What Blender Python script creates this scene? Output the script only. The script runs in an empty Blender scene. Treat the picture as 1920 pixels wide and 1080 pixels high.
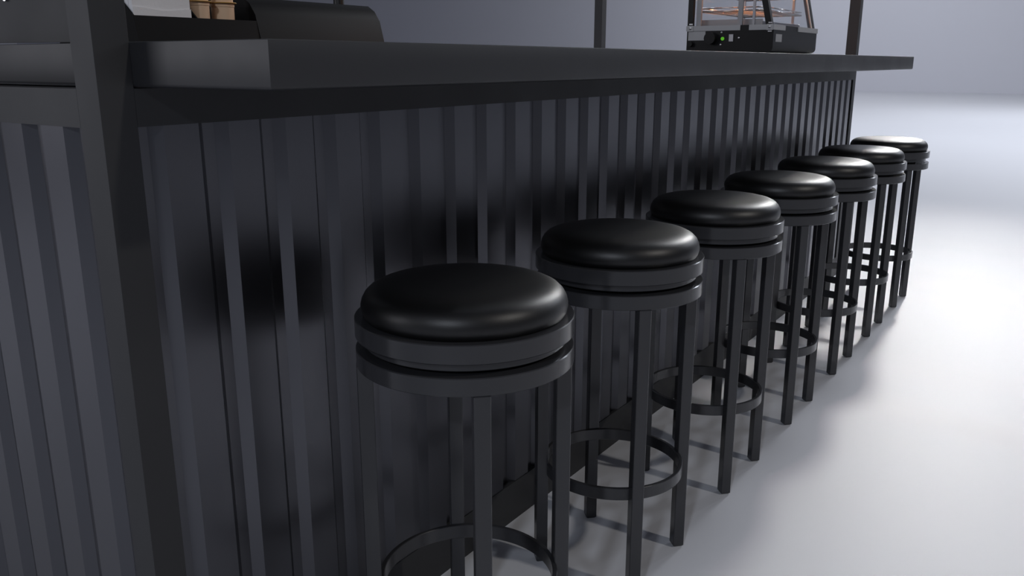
import bpy, bmesh, math
from mathutils import Vector, Matrix
PI = math.pi
sc = bpy.context.scene
COL = sc.collection

# ------------------------------------------------------------------ materials
def mat(name, color, rough=0.5, metal=0.0, spec=0.5, noise=0.0, nscale=40.0, emit=None, estr=0.0,
        coat=0.0, bump=0.0, bscale=300.0, sheen=0.0):
    m = bpy.data.materials.new(name); m.use_nodes = True
    nt = m.node_tree; b = nt.nodes['Principled BSDF']
    b.inputs['Base Color'].default_value = (*color, 1)
    b.inputs['Roughness'].default_value = rough
    b.inputs['Metallic'].default_value = metal
    b.inputs['Specular IOR Level'].default_value = spec
    b.inputs['Coat Weight'].default_value = coat
    if emit:
        b.inputs['Emission Color'].default_value = (*emit, 1)
        b.inputs['Emission Strength'].default_value = estr
    if noise or bump:
        tc = nt.nodes.new('ShaderNodeTexCoord')
    if noise:
        n = nt.nodes.new('ShaderNodeTexNoise'); n.inputs['Scale'].default_value = nscale
        n.inputs['Detail'].default_value = 4
        nt.links.new(tc.outputs['Object'], n.inputs['Vector'])
        r = nt.nodes.new('ShaderNodeMapRange')
        r.inputs['From Min'].default_value = 0.3; r.inputs['From Max'].default_value = 0.7
        r.inputs['To Min'].default_value = max(0, rough - noise); r.inputs['To Max'].default_value = rough + noise
        nt.links.new(n.outputs['Fac'], r.inputs['Value'])
        nt.links.new(r.outputs['Result'], b.inputs['Roughness'])
    if bump:
        n2 = nt.nodes.new('ShaderNodeTexNoise'); n2.inputs['Scale'].default_value = bscale
        n2.inputs['Detail'].default_value = 3
        nt.links.new(tc.outputs['Object'], n2.inputs['Vector'])
        bp = nt.nodes.new('ShaderNodeBump'); bp.inputs['Strength'].default_value = bump
        bp.inputs['Distance'].default_value = 0.001
        nt.links.new(n2.outputs['Fac'], bp.inputs['Height'])
        nt.links.new(bp.outputs['Normal'], b.inputs['Normal'])
    return m

def glass_mat():
    m = bpy.data.materials.new('clear_glass'); m.use_nodes = True
    nt = m.node_tree; nt.nodes.clear()
    out = nt.nodes.new('ShaderNodeOutputMaterial')
    mix = nt.nodes.new('ShaderNodeMixShader'); lw = nt.nodes.new('ShaderNodeLayerWeight')
    pw = nt.nodes.new('ShaderNodeMath'); pw.operation = 'POWER'; pw.inputs[1].default_value = 5
    nt.links.new(lw.outputs['Facing'], pw.inputs[0])
    fr = nt.nodes.new('ShaderNodeMath'); fr.operation = 'MULTIPLY_ADD'
    fr.inputs[1].default_value = .5; fr.inputs[2].default_value = .03
    nt.links.new(pw.outputs[0], fr.inputs[0])
    tr = nt.nodes.new('ShaderNodeBsdfTransparent'); tr.inputs['Color'].default_value = (.96, .965, .97, 1)
    gl = nt.nodes.new('ShaderNodeBsdfGlossy'); gl.inputs['Roughness'].default_value = .02
    nt.links.new(fr.outputs[0], mix.inputs[0]); nt.links.new(tr.outputs[0], mix.inputs[1])
    nt.links.new(gl.outputs[0], mix.inputs[2]); nt.links.new(mix.outputs[0], out.inputs[0])
    return m

M = {}
M['frame'] = mat('charcoal_powder_coat', (.0265, .0268, .0290), .58, 0, .5, noise=.04, nscale=6)
M['slab'] = mat('charcoal_worktop', (.0200, .0204, .0230), .5, 0, .5, noise=.04, nscale=6)
M['sheet'] = mat('charcoal_sheet_metal', (.132, .133, .146), .32, 1.0, .5, noise=.03, nscale=5)
M['stool'] = mat('charcoal_stool_metal', (.036, .0365, .040), .22, 0, .5)
M['leather'] = mat('black_leather', (.0030, .0030, .0032), .42, 0, .6, bump=.15, bscale=900)
M['floor'] = mat('white_painted_floor', (.66, .67, .705), .5, 0, .3, noise=.03, nscale=.5)
M['wall'] = mat('grey_painted_wall', (.74, .745, .80), .8, 0, .2)
M['case'] = mat('black_plastic_case', (.004, .004, .0043), .55, 0, .12)
M['blackmetal'] = mat('black_enamel', (.0045, .0045, .005), .42, 0, .3)
M['steel'] = mat('brushed_steel', (.42, .42, .44), .38, 1.0, .5, noise=.05, nscale=60)
M['greytrim'] = mat('grey_trim', (.42, .42, .43), .5, .1, .5)
M['chrome'] = mat('chrome_wire', (.75, .72, .70), .18, 1.0, .5)
M['screw'] = mat('screw_steel', (.7, .7, .72), .3, .9, .5)
M['paper'] = mat('white_napkin_paper', (.82, .82, .83), .9, 0, .2, bump=.4, bscale=120)
M['kraft'] = mat('kraft_cup_paper', (.72, .52, .36), .75, 0, .2)
M['lid'] = mat('golden_brown_rim', (.55, .33, .10), .5, 0, .4)
M['green'] = mat('green_indicator', (.10, .45, .01), .4, 0, .5, emit=(.16, .75, .02), estr=.30)
M['element'] = mat('glowing_heating_element', (.4, .1, .03), .5, 0, .5, emit=(1.0, .32, .10), estr=55)
M['glass'] = glass_mat()

# ------------------------------------------------------------------ helpers
def link(name, bm, m, parent=None, smooth=False, angle=None):
    me = bpy.data.meshes.new(name)
    bmesh.ops.recalc_face_normals(bm, faces=bm.faces)
    bm.to_mesh(me); bm.free()
    me.materials.append(m)
    if smooth:
        for p in me.polygons: p.use_smooth = True
        if angle is not None:
            me.set_sharp_from_angle(angle=angle)
    o = bpy.data.objects.new(name, me); COL.objects.link(o)
    if parent:
        o.parent = parent
        o.matrix_parent_inverse = Matrix.Translation(-Vector(parent.location)) if parent.rotation_euler.z == 0 else \
            (Matrix.Translation(parent.location) @ Matrix.Rotation(parent.rotation_euler.z, 4, 'Z')).inverted()
    return o

def thing(name, label, cat, loc=(0, 0, 0), rz=0, group=None):
    o = bpy.data.objects.new(name, None); COL.objects.link(o)
    o.empty_display_size = .1
    o.location = loc; o.rotation_euler = (0, 0, rz)
    o['label'] = label; o['category'] = cat
    if group: o['group'] = group
    return o

def tag(o, label, cat, group=None):
    o['label'] = label; o['category'] = cat
    if group: o['group'] = group
    return o

def box(bm, x0, x1, y0, y1, z0, z1, bev=0.0, seg=2, M4=None):
    r = bmesh.ops.create_cube(bm, size=1)
    vs = r['verts']
    for v in vs:
        v.co = Vector(((x0 + x1) / 2 + v.co.x * (x1 - x0), (y0 + y1) / 2 + v.co.y * (y1 - y0), (z0 + z1) / 2 + v.co.z * (z1 - z0)))
    if bev:
        es = set(e for v in vs for e in v.link_edges)
        rr = bmesh.ops.bevel(bm, geom=list(es), offset=bev, segments=seg, profile=.5, affect='EDGES', clamp_overlap=True)
        vs = list(set([v for f in rr['faces'] for v in f.verts] + [v for v in vs if v.is_valid]))
    if M4 is not None:
        bmesh.ops.transform(bm, matrix=M4, verts=vs)
    return vs

def B(*a, **k):
    bm = bmesh.new(); box(bm, *a, **k); return bm

def lathe(bm, prof, n=96, c=(0, 0), cap0=True, cap1=True):
    rings = []
    for (r, z) in prof:
        rings.append([bm.verts.new((c[0] + r * math.cos(2 * PI * i / n), c[1] + r * math.sin(2 * PI * i / n), z)) for i in range(n)])
    for a, b in zip(rings, rings[1:]):
        for i in range(n):
            bm.faces.new((a[i], a[(i + 1) % n], b[(i + 1) % n], b[i]))
    if cap0: bm.faces.new(rings[0][::-1])
    if cap1: bm.faces.new(rings[-1])
    return rings

def tube(bm, p0, p1, r, n=10):
    p0 = Vector(p0); p1 = Vector(p1); d = (p1 - p0); L = d.length
    q = d.to_track_quat('Z', 'Y').to_matrix().to_4x4()
    res = bmesh.ops.create_cone(bm, cap_ends=True, segments=n, radius1=r, radius2=r, depth=L)
    bmesh.ops.transform(bm, matrix=Matrix.Translation((p0 + p1) / 2) @ q, verts=res['verts'])

def prism(bm, pts, axis, a, b):
    """extrude a closed 2D outline; axis 'y': pts are (x,z); axis 'x': pts are (y,z); axis 'z': pts are (x,y)"""
    def P(p, t):
        return {'y': (p[0], t, p[1]), 'x': (t, p[0], p[1]), 'z': (p[0], p[1], t)}[axis]
    A = [bm.verts.new(P(p, a)) for p in pts]; Bv = [bm.verts.new(P(p, b)) for p in pts]
    n = len(pts)
    for i in range(n):
        bm.faces.new((A[i], A[(i + 1) % n], Bv[(i + 1) % n], Bv[i]))
    bm.faces.new(A[::-1]); bm.faces.new(Bv)

# ------------------------------------------------------------------ dimensions (metres)
O = .2662            # front face of the counter frame at x = -O
PW = .05             # post width
Y0, Y1 = -.05, 3.937 # outer end faces of the frame
XB = -1.73           # back face of the frame
H, T = 1.1087, .0575 # worktop height and thickness
ZF, ZK = .9999, .1011
XF = -O

# ------------------------------------------------------------------ setting
fl = link('floor', B(-70, 45, -30, 35.2, -.1, 0), M['floor']); fl['kind'] = 'structure'
wl = link('wall_back', B(-70, 45, 35.2, 35.5, -.1, 12), M['wall']); wl['kind'] = 'structure'

# ------------------------------------------------------------------ bar counter frame
ctr = thing('bar_counter', 'long charcoal bar counter clad in corrugated sheet metal with corner posts', 'bar counter', (XF, 0, 0))
POST_H = 2.45
for (x0, y0) in ((XF - PW, Y0), (XF - PW, Y1 - PW), (XB, Y0), (XB, Y1 - PW)):
    link('post', B(x0, x0 + PW, y0, y0 + PW, 0, POST_H, bev=.0004, seg=1), M['frame'], ctr)
ZS = H - T
ys0, ys1 = Y0 + PW, Y1 - PW
xs0, xs1 = XB + PW, XF - PW
for nm, z0, z1 in (('top_rail', ZF, ZS - .0015), ('kick_rail', 0, ZK)):
    link(nm, B(XF - .03, XF, ys0, ys1, z0, z1), M['frame'], ctr)
    link(nm, B(xs0, xs1, Y0, Y0 + .03, z0, z1), M['frame'], ctr)
    link(nm, B(xs0, xs1, Y1 - .03, Y1, z0, z1), M['frame'], ctr)
    link(nm, B(XB, XB + .03, ys0, ys1, z0, z1), M['frame'], ctr)
for (a, b, c, d) in ((XF - PW, XF, ys0, ys1), (XB, XB + PW, ys0, ys1)):
    link('roof_beam', B(a, b, c, d, POST_H - .06, POST_H), M['frame'], ctr)
for (c, d) in ((Y0, Y0 + PW), (Y1 - PW, Y1)):
    link('roof_beam', B(xs0, xs1, c, d, POST_H - .06, POST_H), M['frame'], ctr)

# corrugated sheets: crest / slope / valley profile
PER, CR, SL, DP = .1074, .0562, .0157, .0140
def corrugation(first, a, b, sgn=1):
    """list of (t, depth) from a to b; first crest starts at `first`"""
    pts = []
    k = -2
    ev = []
    while first + k * PER < b + PER:
        s = first + k * PER
        ev += [(s - SL, DP), (s, 0), (s + CR, 0), (s + CR + SL, DP)]
        k += 1
    def at(t):
        for (t0, d0), (t1, d1) in zip(ev, ev[1:]):
            if t0 <= t <= t1: return d0 + (d1 - d0) * (t - t0) / (t1 - t0)
        return DP
    pts = [(a, at(a))] + [e for e in ev if a < e[0] < b] + [(b, at(b))]
    return pts

def sheet(pts, face, dirn, axis, z0, z1):
    """face = coordinate of crest plane, depth goes along dirn"""
    bm = bmesh.new()
    th = .0012
    F = [(t, face + dirn * d) for t, d in pts]
    Bk = [(t, face + dirn * (d + th)) for t, d in pts]
    poly = F + Bk[::-1]
    if axis == 'y': P = [(c, t) for t, c in poly]
    else: P = [(t, c) for t, c in poly]
    vs0 = [bm.verts.new((p[0], p[1], z0)) for p in P]; vs1 = [bm.verts.new((p[0], p[1], z1)) for p in P]
    n = len(P)
    for i in range(n):
        bm.faces.new((vs0[i], vs0[(i + 1) % n], vs1[(i + 1) % n], vs1[i]))
    m = n // 2
    for i in range(m - 1):
        for vs in (vs0, vs1):
            bm.faces.new((vs[i], vs[i + 1], vs[n - 2 - i], vs[n - 1 - i]))
    return bm
link('corrugated_panel', sheet(corrugation(.0384, ys0, ys1), XF - .0015, -1, 'y', ZK, ZF), M['sheet'], ctr)
link('corrugated_panel', sheet(corrugation(XF - .096 - CR - PER * 14, xs0, xs1), Y0 + .0015, 1, 'x', ZK, ZF), M['sheet'], ctr)
link('corrugated_panel', sheet(corrugation(XF - .096 - CR - PER * 14, xs0, xs1), Y1 - .0015, -1, 'x', ZK, ZF), M['sheet'], ctr)
# inner carcass that carries the worktop
link('inner_panel', B(XF - .05, XF - .035, ys0, ys1, .002, ZS - .002), M['frame'], ctr)
link('inner_panel', B(xs0, XF - .052, Y0 + .035, Y0 + .05, .002, ZS - .002), M['frame'], ctr)
link('inner_panel', B(xs0, XF - .052, Y1 - .052, Y1 - .037, .002, ZS - .002), M['frame'], ctr)

# worktop: one continuous U of slab
bm = bmesh.new()
LS = 3.882
prism(bm, [(0, 0), (0, LS), (-.60, LS), (-.60, .55), (-1.08, .55), (-1.08, LS), (-1.68, LS), (-1.68, 0)], 'z', ZS, H)
bmesh.ops.bevel(bm, geom=[e for e in bm.edges if all(v.co.z < H - .001 for v in e.verts)], offset=.0050, segments=3, profile=.5, affect='EDGES')
bmesh.ops.bevel(bm, geom=[e for e in bm.edges if all(v.co.z > H - .0001 for v in e.verts)], offset=.0010, segments=2, profile=.5, affect='EDGES')
wt = link('worktop', bm, M['slab'], smooth=True, angle=math.radians(50))
tag(wt, 'thick charcoal slab worktop overhanging the bar front towards the stools', 'countertop')

# ------------------------------------------------------------------ stools
SX, SY, SD = -.0068, .3664, .5301
def make_stool(loc):
    t = thing('bar_stool', 'x', 'bar stool', loc, 0, 'round bar stools in a row along the counter')
    x, y = loc[0], loc[1]
    bm = bmesh.new()
    pr = [(.1500, .695), (.1575, .700), (.1612, .706), (.1632, .7135), (.1632, .7195), (.1614, .7270), (.1570, .7350), (.1500, .7418),
          (.1400, .7468), (.1270, .7500), (.1080, .7516), (.0800, .7523), (.0400, .7526), (.0010, .7527)]
    lathe(bm, pr, 128, (x, y)); link('cushion', bm, M['leather'], t, smooth=True, angle=math.radians(60))
    def ring(name, r, z0, z1, mm, b=.0014):
        bm = bmesh.new()
        lathe(bm, [(r - b, z0), (r, z0 + b), (r, z1 - b), (r - b, z1)], 160, (x, y))
        return link(name, bm, mm, t, smooth=True, angle=math.radians(35))
    ring('seat_rim', .1739, .6711, .7007, M['stool'])
    ring('swivel_plate', .1605, .6570, .6709, M['stool'])
    ring('swivel_bearing', .120, .6515, .6568, M['blackmetal'])
    ring('seat_base', .1737, .6233, .6514, M['stool'])
    LW = .0252; RL = .1615
    for k in range(4):
        a = PI / 4 + k * PI / 2
        bm = bmesh.new()
        box(bm, -LW / 2, LW / 2, -LW / 2, LW / 2, .004, .6235, bev=.0012, seg=1)
        h = LW / 2
        r = bmesh.ops.create_cube(bm, size=1)
        for v in r['verts']:
            s = h - (.0035 if v.co.z < 0 else .0002)
            v.co = Vector((s * (1 if v.co.x > 0 else -1), s * (1 if v.co.y > 0 else -1), 0 if v.co.z < 0 else .0045))
        bmesh.ops.transform(bm, matrix=Matrix.Translation((x + RL * math.cos(a), y + RL * math.sin(a), 0)) @ Matrix.Rotation(a, 4, 'Z'), verts=bm.verts)
        link('leg', bm, M['stool'], t)
    bm = bmesh.new()
    ro, ri, z0, z1 = .1525, .1445, .2115, .2382
    n = 128; b = .0010
    prf = [(ri + b, z0), (ro - b, z0), (ro, z0 + b), (ro, z1 - b), (ro - b, z1), (ri + b, z1), (ri, z1 - b), (ri, z0 + b), (ri + b, z0)]
    lathe(bm, prf[:-1], n, (x, y), False, False)
    # close the loop
    bm.verts.ensure_lookup_table()
    f0 = [bm.verts[i] for i in range(n)]; fl_ = [bm.verts[(len(prf) - 2) * n + i] for i in range(n)]
    for i in range(n): bm.faces.new((fl_[i], fl_[(i + 1) % n], f0[(i + 1) % n], f0[i]))
    link('foot_ring', bm, M['stool'], t, smooth=True, angle=math.radians(35))
    return t
stool_labels = [
    'black cushioned round bar stool, nearest and largest, its feet cut off by the frame',
    'second black bar stool from the near end of the counter, foot ring fully in view',
    'third black bar stool from the near end, just behind the second stool',
    'middle one of the seven black bar stools, fourth from either end',
    'fifth black bar stool from the near end, third from the far end',
    'sixth black bar stool, last but one in the row',
    'farthest and smallest black bar stool, at the far end of the counter']
first = make_stool((SX, SY, 0))
first['label'] = stool_labels[0]
for k in range(1, 7):
    c = first.copy(); COL.objects.link(c)
    c.location = (SX, SY + k * SD, 0); c['label'] = stool_labels[k]
    for ch in list(first.children):
        d = ch.copy(); COL.objects.link(d); d.parent = c
        d.matrix_parent_inverse = ch.matrix_parent_inverse.copy()

# ------------------------------------------------------------------ condiment organizer on the back worktop
def Zt(z): return z
org = thing('condiment_organizer', 'black countertop organizer with rounded hood, holding napkins and cups, left on the bar', 'organizer', (-1.3, 1.0, H))
OY0, OYD, OY1 = .572, .936, 1.424
XO, XOB = -1.12, -1.46
prof = [(XO + .010, H), (-1.135, 1.207), (-1.156, 1.237), (-1.182, 1.2535), (XOB, 1.2535), (XOB, H)]
bm = bmesh.new(); prism(bm, prof, 'y', OYD, OY1); link('hood', bm, M['case'], org, smooth=True, angle=math.radians(50))
sidep = [(XO + .008, H), (-1.131, 1.1905), (-1.170, 1.2235), (-1.20, 1.2535), (XOB, 1.2535), (XOB, H)]
bm = bmesh.new(); prism(bm, sidep, 'y', OY0, OY0 + .004); link('side_wall', bm, M['case'], org)
bm = bmesh.new(); prism(bm, [(p[0] - .0012, p[1]) for p in sidep], 'y', .748, .752); link('divider', bm, M['case'], org)
bm = bmesh.new(); prism(bm, [(XO + .008, H), (-1.131, 1.1905), (-1.135, 1.1905), (XO + .004, H)], 'y', OY0 + .004, OYD)
link('front_wall', bm, M['case'], org)
link('back_wall', B(XOB, XOB + .004, OY0 + .004, OYD, H, 1.2535), M['case'], org)
link('tray_floor', B(XOB + .004, -1.126, OY0 + .004, OYD, H, H + .006), M['case'], org)

# napkins: a stack of folded napkins standing on edge
nap = thing('napkin_stack', 'stack of white folded paper napkins in the black organizer', 'napkins', (-1.20, .66, H + .006))
def napkin_bm(y0, y1, x0, x1, z0, z1, amp, ph, wv=0):
    bm = bmesh.new()
    n = 24; m = 10
    # front sheet with a gentle wave near its fold
    grid = []
    for j in range(m + 1):
        row = []
        for i in range(n + 1):
            u = i / n; v = j / m
            x = x1 + amp * math.sin(u * 5 + ph + v * 2.2) * .5 - amp * .5
            row.append(bm.verts.new((x, y0 + u * (y1 - y0), z0 + v * (z1 - z0))))
        grid.append(row)
    back = []
    for j in range(m + 1):
        back.append([bm.verts.new((x0 + amp * math.sin(i / n * 5 + ph + j / m * 2.2) * .5 - amp * .5, y0 + i / n * (y1 - y0), z0 + j / m * (z1 - z0))) for i in range(n + 1)])
    for rows in (grid, back):
        for i, v in enumerate(rows[m]):
            v.co.z += wv * math.sin(i / n * 6.5 + 1.2)
    for j in range(m):
        for i in range(n):
            bm.faces.new((grid[j][i], grid[j][i + 1], grid[j + 1][i + 1], grid[j + 1][i]))
            bm.faces.new((back[j][i], back[j + 1][i], back[j + 1][i + 1], back[j][i + 1]))
    for j in range(m):
        bm.faces.new((grid[j][0], grid[j + 1][0], back[j + 1][0], back[j][0]))
        bm.faces.new((grid[j][n], back[j][n], back[j + 1][n], grid[j + 1][n]))
    for i in range(n):
        bm.faces.new((grid[0][i], back[0][i], back[0][i + 1], grid[0][i + 1]))
        bm.faces.new((grid[m][i], grid[m][i + 1], back[m][i + 1], back[m][i]))
    return bm
for k in range(8):
    xa = -1.1382 - k * .0145
    link('napkin', napkin_bm(.5775, .7360 , xa - .0135, xa, H + .007, 1.262 + .004 * math.sin(k * 2.1), .0018, k * .9), M['paper'], nap, smooth=True, angle=math.radians(40))

link('napkin', napkin_bm(.5772, .7368, -1.1375, -1.1363, H + .007, 1.2075, .0006, .4, wv=.0030), M['paper'], nap, smooth=True, angle=math.radians(40))
# cups: two stacks of two
def cup(cx, cy, z0, z1, label):
    t = thing('paper_cup', label, 'paper cup', (cx, cy, z0), 0, 'kraft paper cups in the organizer')
    r = .0295
    bm = bmesh.new()
    lathe(bm, [(r * .94, z0), (r * .97, z0 + .02), (r, z1 - .012), (r + .0012, z1 - .011), (r + .0012, z1 - .003), (r - .001, z1 - .003)], 64, (cx, cy))
    link('cup_body', bm, M['kraft'], t, smooth=True, angle=math.radians(40))
    bm = bmesh.new()
    lathe(bm, [(r, z1 - .003), (r + .0065, z1 - .0025), (r + .0075, z1 - .0012), (r + .0065, z1), (r, z1)], 64, (cx, cy))
    link('rim', bm, M['lid'], t, smooth=True, angle=math.radians(40))
zc0 = H + .006
for (cy, nm) in ((.790, 'left'), (.868, 'right')):
    cup(-1.182, cy, zc0 + .001, 1.2350, 'lower kraft paper cup of the %s stack in the organizer' % nm)
    cup(-1.182, cy, 1.2355, 1.355, 'upper kraft paper cup on top of the %s stack in the organizer' % nm)

# ------------------------------------------------------------------ round pole on the back worktop
bm = bmesh.new(); lathe(bm, [(.020, H), (.020, 1.60), (.017, 1.605)], 32, (-1.60, 1.715))
tag(link('pole', bm, M['blackmetal'], smooth=True, angle=math.radians(40)), 'thin round black pole rising behind the rounded black organizer', 'pole')

# ------------------------------------------------------------------ dark display case at the left end
dc = thing('display_panel', 'thin dark upright panel on the worktop end, left of the near post', 'display panel', (-.47, .05, H))
ANG = math.radians(14)
MR = Matrix.Translation((-.47, .060, 0)) @ Matrix.Rotation(ANG, 4, 'Z')
bm = B(-.24, 0, .0, .014, H + .0034, H + .40)
bmesh.ops.transform(bm, matrix=MR, verts=bm.verts); link('board', bm, M['frame'], dc)
for fx in (-.238, -.010):
    bm = B(fx, fx + .008, .0, .05, H, H + .0034)
    bmesh.ops.transform(bm, matrix=MR, verts=bm.verts); link('foot', bm, M['blackmetal'], dc)
bm = bmesh.new(); tube(bm, (-.1445, .001, H + .0668), (-.1445, -.003, H + .0668), .0032, 20)
bmesh.ops.transform(bm, matrix=MR, verts=bm.verts); so = link('screw', bm, M['screw'], dc); so['label'] = 'silver screw head'

# ------------------------------------------------------------------ food warmer
WX0, WX1, WY0, WY1 = -.387, -.100, 2.086, 2.565
fw_ = thing('food_warmer', 'glass-sided countertop food warmer with black base and lit wire shelves', 'food warmer', ((WX0 + WX1) / 2, (WY0 + WY1) / 2, H))
bm = bmesh.new(); box(bm, WX0, WX1, WY0, WY1, H + .0035, 1.1815)
es = [e for e in bm.edges if all(v.co.z < 1.12 for v in e.verts) and (all(v.co.x > WX1 - .01 for v in e.verts) or all(v.co.y > WY1 - .01 for v in e.verts))]
bmesh.ops.bevel(bm, geom=es, offset=.016, segments=6, profile=.5, affect='EDGES')
es = [e for e in bm.edges if all(v.co.y > WY1 - .001 and v.co.x > WX1 - .001 for v in e.verts)]
base = link('base', bm, M['blackmetal'], fw_, smooth=True, angle=math.radians(40))
for (fx, fy) in ((WX0 + .03, WY0 + .03), (WX1 - .04, WY0 + .03), (WX0 + .03, WY1 - .04), (WX1 - .04, WY1 - .04)):
    bm = bmesh.new(); lathe(bm, [(.010, H), (.010, H + .0034)], 24, (fx, fy)); link('foot', bm, M['blackmetal'], fw_)
# grey ring of trim on top of the base, with black latches
Z0, Z1 = 1.1815, 1.1975
tr = .012
link('trim_bar', B(WX0 - .003, -.208, WY0 - .002, WY0 + tr, Z0, Z1), M['greytrim'], fw_)
link('trim_bar', B(-.179, WX1 + .002, WY0 - .002, WY0 + tr, Z0, Z1), M['greytrim'], fw_)
link('latch', B(-.208, -.179, WY0 + .002, WY0 + tr, Z0, Z1), M['blackmetal'], fw_)
link('trim_bar', B(WX1 - tr, WX1 + .002, WY0 + tr, 2.197, Z0, Z1), M['greytrim'], fw_)
link('latch', B(WX1 - tr, WX1 - .001, 2.197, 2.339, Z0, Z1 - .001), M['blackmetal'], fw_)
link('trim_bar', B(WX1 - tr, WX1 + .002, 2.339, WY1 + .004, Z0, Z1), M['greytrim'], fw_)
link('trim_bar', B(WX0 - .003, WX1 - tr, WY1 - tr, WY1 + .002, Z0, Z1), M['greytrim'], fw_)
link('trim_bar', B(WX0 - .003, WX0 + tr, WY0 + tr, WY1 - tr, Z0, Z1), M['greytrim'], fw_)
# controls on the near end of the base
YF = WY0
link('name_plate', B(-.382, -.323, YF - .0012, YF, 1.152, 1.1805), M['greytrim'], fw_)['label'] = 'blank grey plate'
bm = bmesh.new(); tube(bm, (-.301, YF, 1.158), (-.301, YF - .022, 1.158), .0185, 32); link('control_knob', bm, M['blackmetal'], fw_, smooth=True, angle=math.radians(40))
bm = bmesh.new(); tube(bm, (-.372, YF, 1.141), (-.372, YF - .012, 1.141), .0085, 24); link('small_knob', bm, M['blackmetal'], fw_, smooth=True, angle=math.radians(40))
bm = bmesh.new(); tube(bm, (-.2640, YF, 1.1565), (-.2640, YF - .003, 1.1565), .0056, 24); link('indicator_light', bm, M['green'], fw_)['label'] = 'green indicator light'
link('rocker_switch', B(-.243, -.228, YF - .003, YF, 1.147, 1.170, bev=.0008), M['steel'], fw_)
for (sx, sz) in ((-.2685, 1.1755), (-.2700, 1.1375), (-.2105, 1.1580)):
    bm = bmesh.new(); bmesh.ops.create_uvsphere(bm, u_segments=16, v_segments=8, radius=.0036)
    bmesh.ops.transform(bm, matrix=Matrix.Translation((sx, YF - .0005, sz)), verts=bm.verts); link('screw', bm, M['screw'], fw_, smooth=True)
link('side_plate', B(WX1, WX1 + .0012, 2.108, 2.168, 1.1455, 1.1690), M['greytrim'], fw_)['label'] = 'small grey plate on the front'
# glass house: back posts upright, front posts leaning back
ZT = 1.50
def lean(z): return (z - 1.198) * .245
def post(x, y, w, lean_on, nm='corner_post', mm='blackmetal', zt=ZT, wy=None, z0=1.1975):
    bm = bmesh.new(); wy = wy or w
    d = lean(zt) if lean_on else 0
    a = [(x, y), (x + w, y), (x + w, y + wy), (x, y + wy)]
    v0 = [bm.verts.new((p[0], p[1], z0)) for p in a]; v1 = [bm.verts.new((p[0] - d, p[1], zt)) for p in a]
    for i in range(4): bm.faces.new((v0[i], v0[(i + 1) % 4], v1[(i + 1) % 4], v1[i]))
    bm.faces.new(v0[::-1]); bm.faces.new(v1)
    return link(nm, bm, M[mm], fw_)
post(WX0, WY0, .017, False); post(-.1265, WY0, .019, True)
post(WX0, WY1 - .017, .017, False); post(-.1265, WY1 - .022, .019, True)
# grey inner door frames
post(-.362, WY0 + .012, .016, False, 'door_frame', 'greytrim', wy=.008)
post(-.222, WY0 + .012, .014, False, 'door_frame', 'greytrim', wy=.008)
post(-.112, WY1 - .040, .004, True, 'door_frame', 'greytrim', wy=.010)
# bolts with small brackets at the feet of the near posts
for bx in (-.384, -.122):
    link('bracket', B(bx, bx + .019, WY0 - .0045, WY0 - .002, 1.1800, 1.1985, bev=.0006, seg=1), M['greytrim'], fw_)
    bm = bmesh.new(); bmesh.ops.create_uvsphere(bm, u_segments=16, v_segments=8, radius=.0045)
    bmesh.ops.transform(bm, matrix=Matrix.Translation((bx + .0095, YF - .005, 1.1900)), verts=bm.verts); link('bolt', bm, M['screw'], fw_, smooth=True)
    for zz in (1.1755, 1.2015):
        if bx < -.3 and zz < 1.18: continue
        link('bolt', B(bx + .004, bx + .016, YF - .002, YF, zz, zz + .003), M['screw'], fw_)
# panes
def pane(pts):
    bm = bmesh.new(); q = [Vector(p) for p in pts]
    n = (q[1] - q[0]).cross(q[3] - q[0]).normalized() * .002
    a = [bm.verts.new(p) for p in q]; b = [bm.verts.new(p + n) for p in q]
    bm.faces.new(a); bm.faces.new(b[::-1])
    for i in range(4): bm.faces.new((a[i], b[i], b[(i + 1) % 4], a[(i + 1) % 4]))
    return link('glass_pane', bm, M['glass'], fw_)
d = lean(ZT - .01)
pane([(WX0 + .017, WY0 + .008, 1.198), (-.127, WY0 + .008, 1.198), (-.127 - d, WY0 + .008, ZT - .01), (WX0 + .017, WY0 + .008, ZT - .01)])
pane([(WX0 + .017, WY1 - .008, 1.198), (-.127, WY1 - .008, 1.198), (-.127 - d, WY1 - .008, ZT - .01), (WX0 + .017, WY1 - .008, ZT - .01)])
pane([(-.112, WY0 + .019, 1.198), (-.112, WY1 - .022, 1.198), (-.112 - d, WY1 - .022, ZT - .01), (-.112 - d, WY0 + .019, ZT - .01)])
pane([(WX0 + .006, WY0 + .017, 1.198), (WX0 + .006, WY1 - .017, 1.198), (WX0 + .006, WY1 - .017, ZT - .01), (WX0 + .006, WY0 + .017, ZT - .01)])
link('roof_panel', B(WX0, -.107 - lean(ZT), WY0, WY1, ZT, ZT + .035, bev=.003), M['blackmetal'], fw_)
# wire shelves
def shelf(z, x0, x1, y0, y1, nm='wire_shelf'):
    bm = bmesh.new()
    r = .0016
    for (p, q) in (((x0, y0), (x1, y0)), ((x1, y0), (x1, y1)), ((x1, y1), (x0, y1)), ((x0, y1), (x0, y0))):
        tube(bm, (*p, z), (*q, z), .0028, 10)
        tube(bm, (*p, z + .010), (*q, z + .010), .0020, 8)
    n = 22
    for i in range(1, n):
        y = y0 + (y1 - y0) * i / n
        tube(bm, (x0, y, z), (x1, y, z), r, 6)
    for i in range(1, 5):
        x = x0 + (x1 - x0) * i / 5
        tube(bm, (x, y0, z - .002), (x, y1, z - .002), r, 6)
    return link(nm, bm, M['chrome'], fw_, smooth=True)
shelf(1.243, WX0 + .03, -.150, WY0 + .035, WY1 - .035)
shelf(1.300, WX0 + .03, -.160, WY0 + .035, WY1 - .035)
shelf(1.380, WX0 + .03, -.180, WY0 + .035, WY1 - .035)
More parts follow.
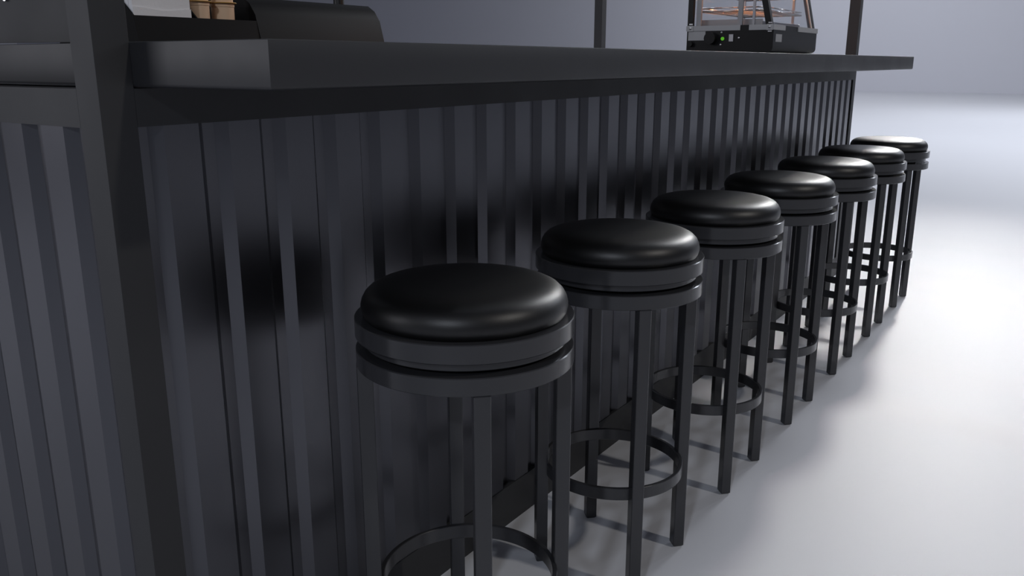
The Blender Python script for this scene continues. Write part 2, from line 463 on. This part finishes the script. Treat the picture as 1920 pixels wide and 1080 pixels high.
for (x, y) in ((WX0 + .030, WY0 + .035), (-.178, WY0 + .035), (WX0 + .030, WY1 - .035), (-.178, WY1 - .035)):
    link('shelf_upright', B(x - .004, x + .004, y - .003, y + .003, 1.198, ZT - .01), M['steel'], fw_)
link('crumb_tray', B(WX0 + .035, -.150, WY0 + .04, WY1 - .04, 1.198, 1.212, bev=.002), M['steel'], fw_)
link('tray_rim', B(WX0 + .035, -.150, WY0 + .036, WY0 + .040, 1.198, 1.217), M['greytrim'], fw_)
for yy in (WY0 + .12, WY0 + .24, WY0 + .36):
    bm = bmesh.new(); tube(bm, (WX0 + .05, yy, ZT - .030), (-.205, yy, ZT - .030), .006, 12)
    link('heating_element', bm, M['element'], fw_, smooth=True)

# ------------------------------------------------------------------ lights
w = bpy.data.worlds.new('World'); sc.world = w; w.use_nodes = True
w.node_tree.nodes['Background'].inputs[0].default_value = (.072, .076, .094, 1)
w.node_tree.nodes['Background'].inputs[1].default_value = 1.0

def area(name, loc, target, size, power, col=(1, 1, 1), sy=None, spread=None):
    l = bpy.data.lights.new(name, 'AREA'); l.energy = power; l.color = col
    l.shape = 'RECTANGLE'; l.size = size; l.size_y = sy or size
    o = bpy.data.objects.new(name, l); COL.objects.link(o)
    o.location = loc
    o.rotation_euler = (Vector(target) - Vector(loc)).to_track_quat('-Z', 'Y').to_euler()
    if spread: l.spread = math.radians(spread)
    return o
BW = (.83, .89, 1.0)
PW_ = (.90, .93, 1.0)
area('side_light', (7.0, 1.25, 6.6), (0, 1.2, .4), .35, 132, (1.0, .95, .89))
area('near_light', (2.2, -6.8, 5.2), (0, 1, .4), .45, 128, BW)
area('back_light', (4.9, 19.0, 7.5), (0.5, 9.0, 0), .5, 180, BW)
area('ceiling_light', (-.6, 13.5, 6.0), (0, 4.3, .7), .7, 14, (1.0, .98, .95), spread=24)
area('pool_light', (0.8, 12.0, 8.0), (0.8, 12.0, 0), 2.0, 440, PW_)
area('pool_light', (0.5, 20.0, 8.5), (0.5, 20.0, 0), 2.5, 640, PW_)
area('back_left_light', (-7.0, 14.0, 6.0), (0, 4, 0), .8, 150, BW)
area('overhead_light', (-1.6, 1.6, 6.2), (.2, 1.6, 0), 1.4, 34, BW)
area('left_light', (-5.0, -4.5, 2.4), (-.8, 0, .6), 2.6, 85, (.93, .93, 1.0))
area('added_wall_wash', (-7.0, 26.0, 12.0), (-7, 35.2, 3), 3.0, 640, (.9, .93, 1.0))  # added wash to brighten the back wall, stands for no visible lamp
pl = bpy.data.lights.new('warmer_glow', 'POINT'); pl.energy = 4.5; pl.color = (1.0, .42, .16); pl.shadow_soft_size = .03
po = bpy.data.objects.new('warmer_glow', pl); COL.objects.link(po); po.location = (-.27, 2.32, 1.44)

# ------------------------------------------------------------------ camera
cam = bpy.data.cameras.new('Camera'); co = bpy.data.objects.new('Camera', cam); COL.objects.link(co)
co.location = (.79145, -.67798, 1.08294)
co.rotation_euler = (PI / 2 - .2566, 0, .5959)
cam.sensor_width = 36; cam.lens = 1612.5 / 1920 * 36
cam.clip_end = 300
sc.camera = co
vs = sc.view_settings
vs.view_transform = 'Standard'; vs.look = 'None'; vs.gamma = 1; vs.use_curve_mapping = False; vs.exposure = 0
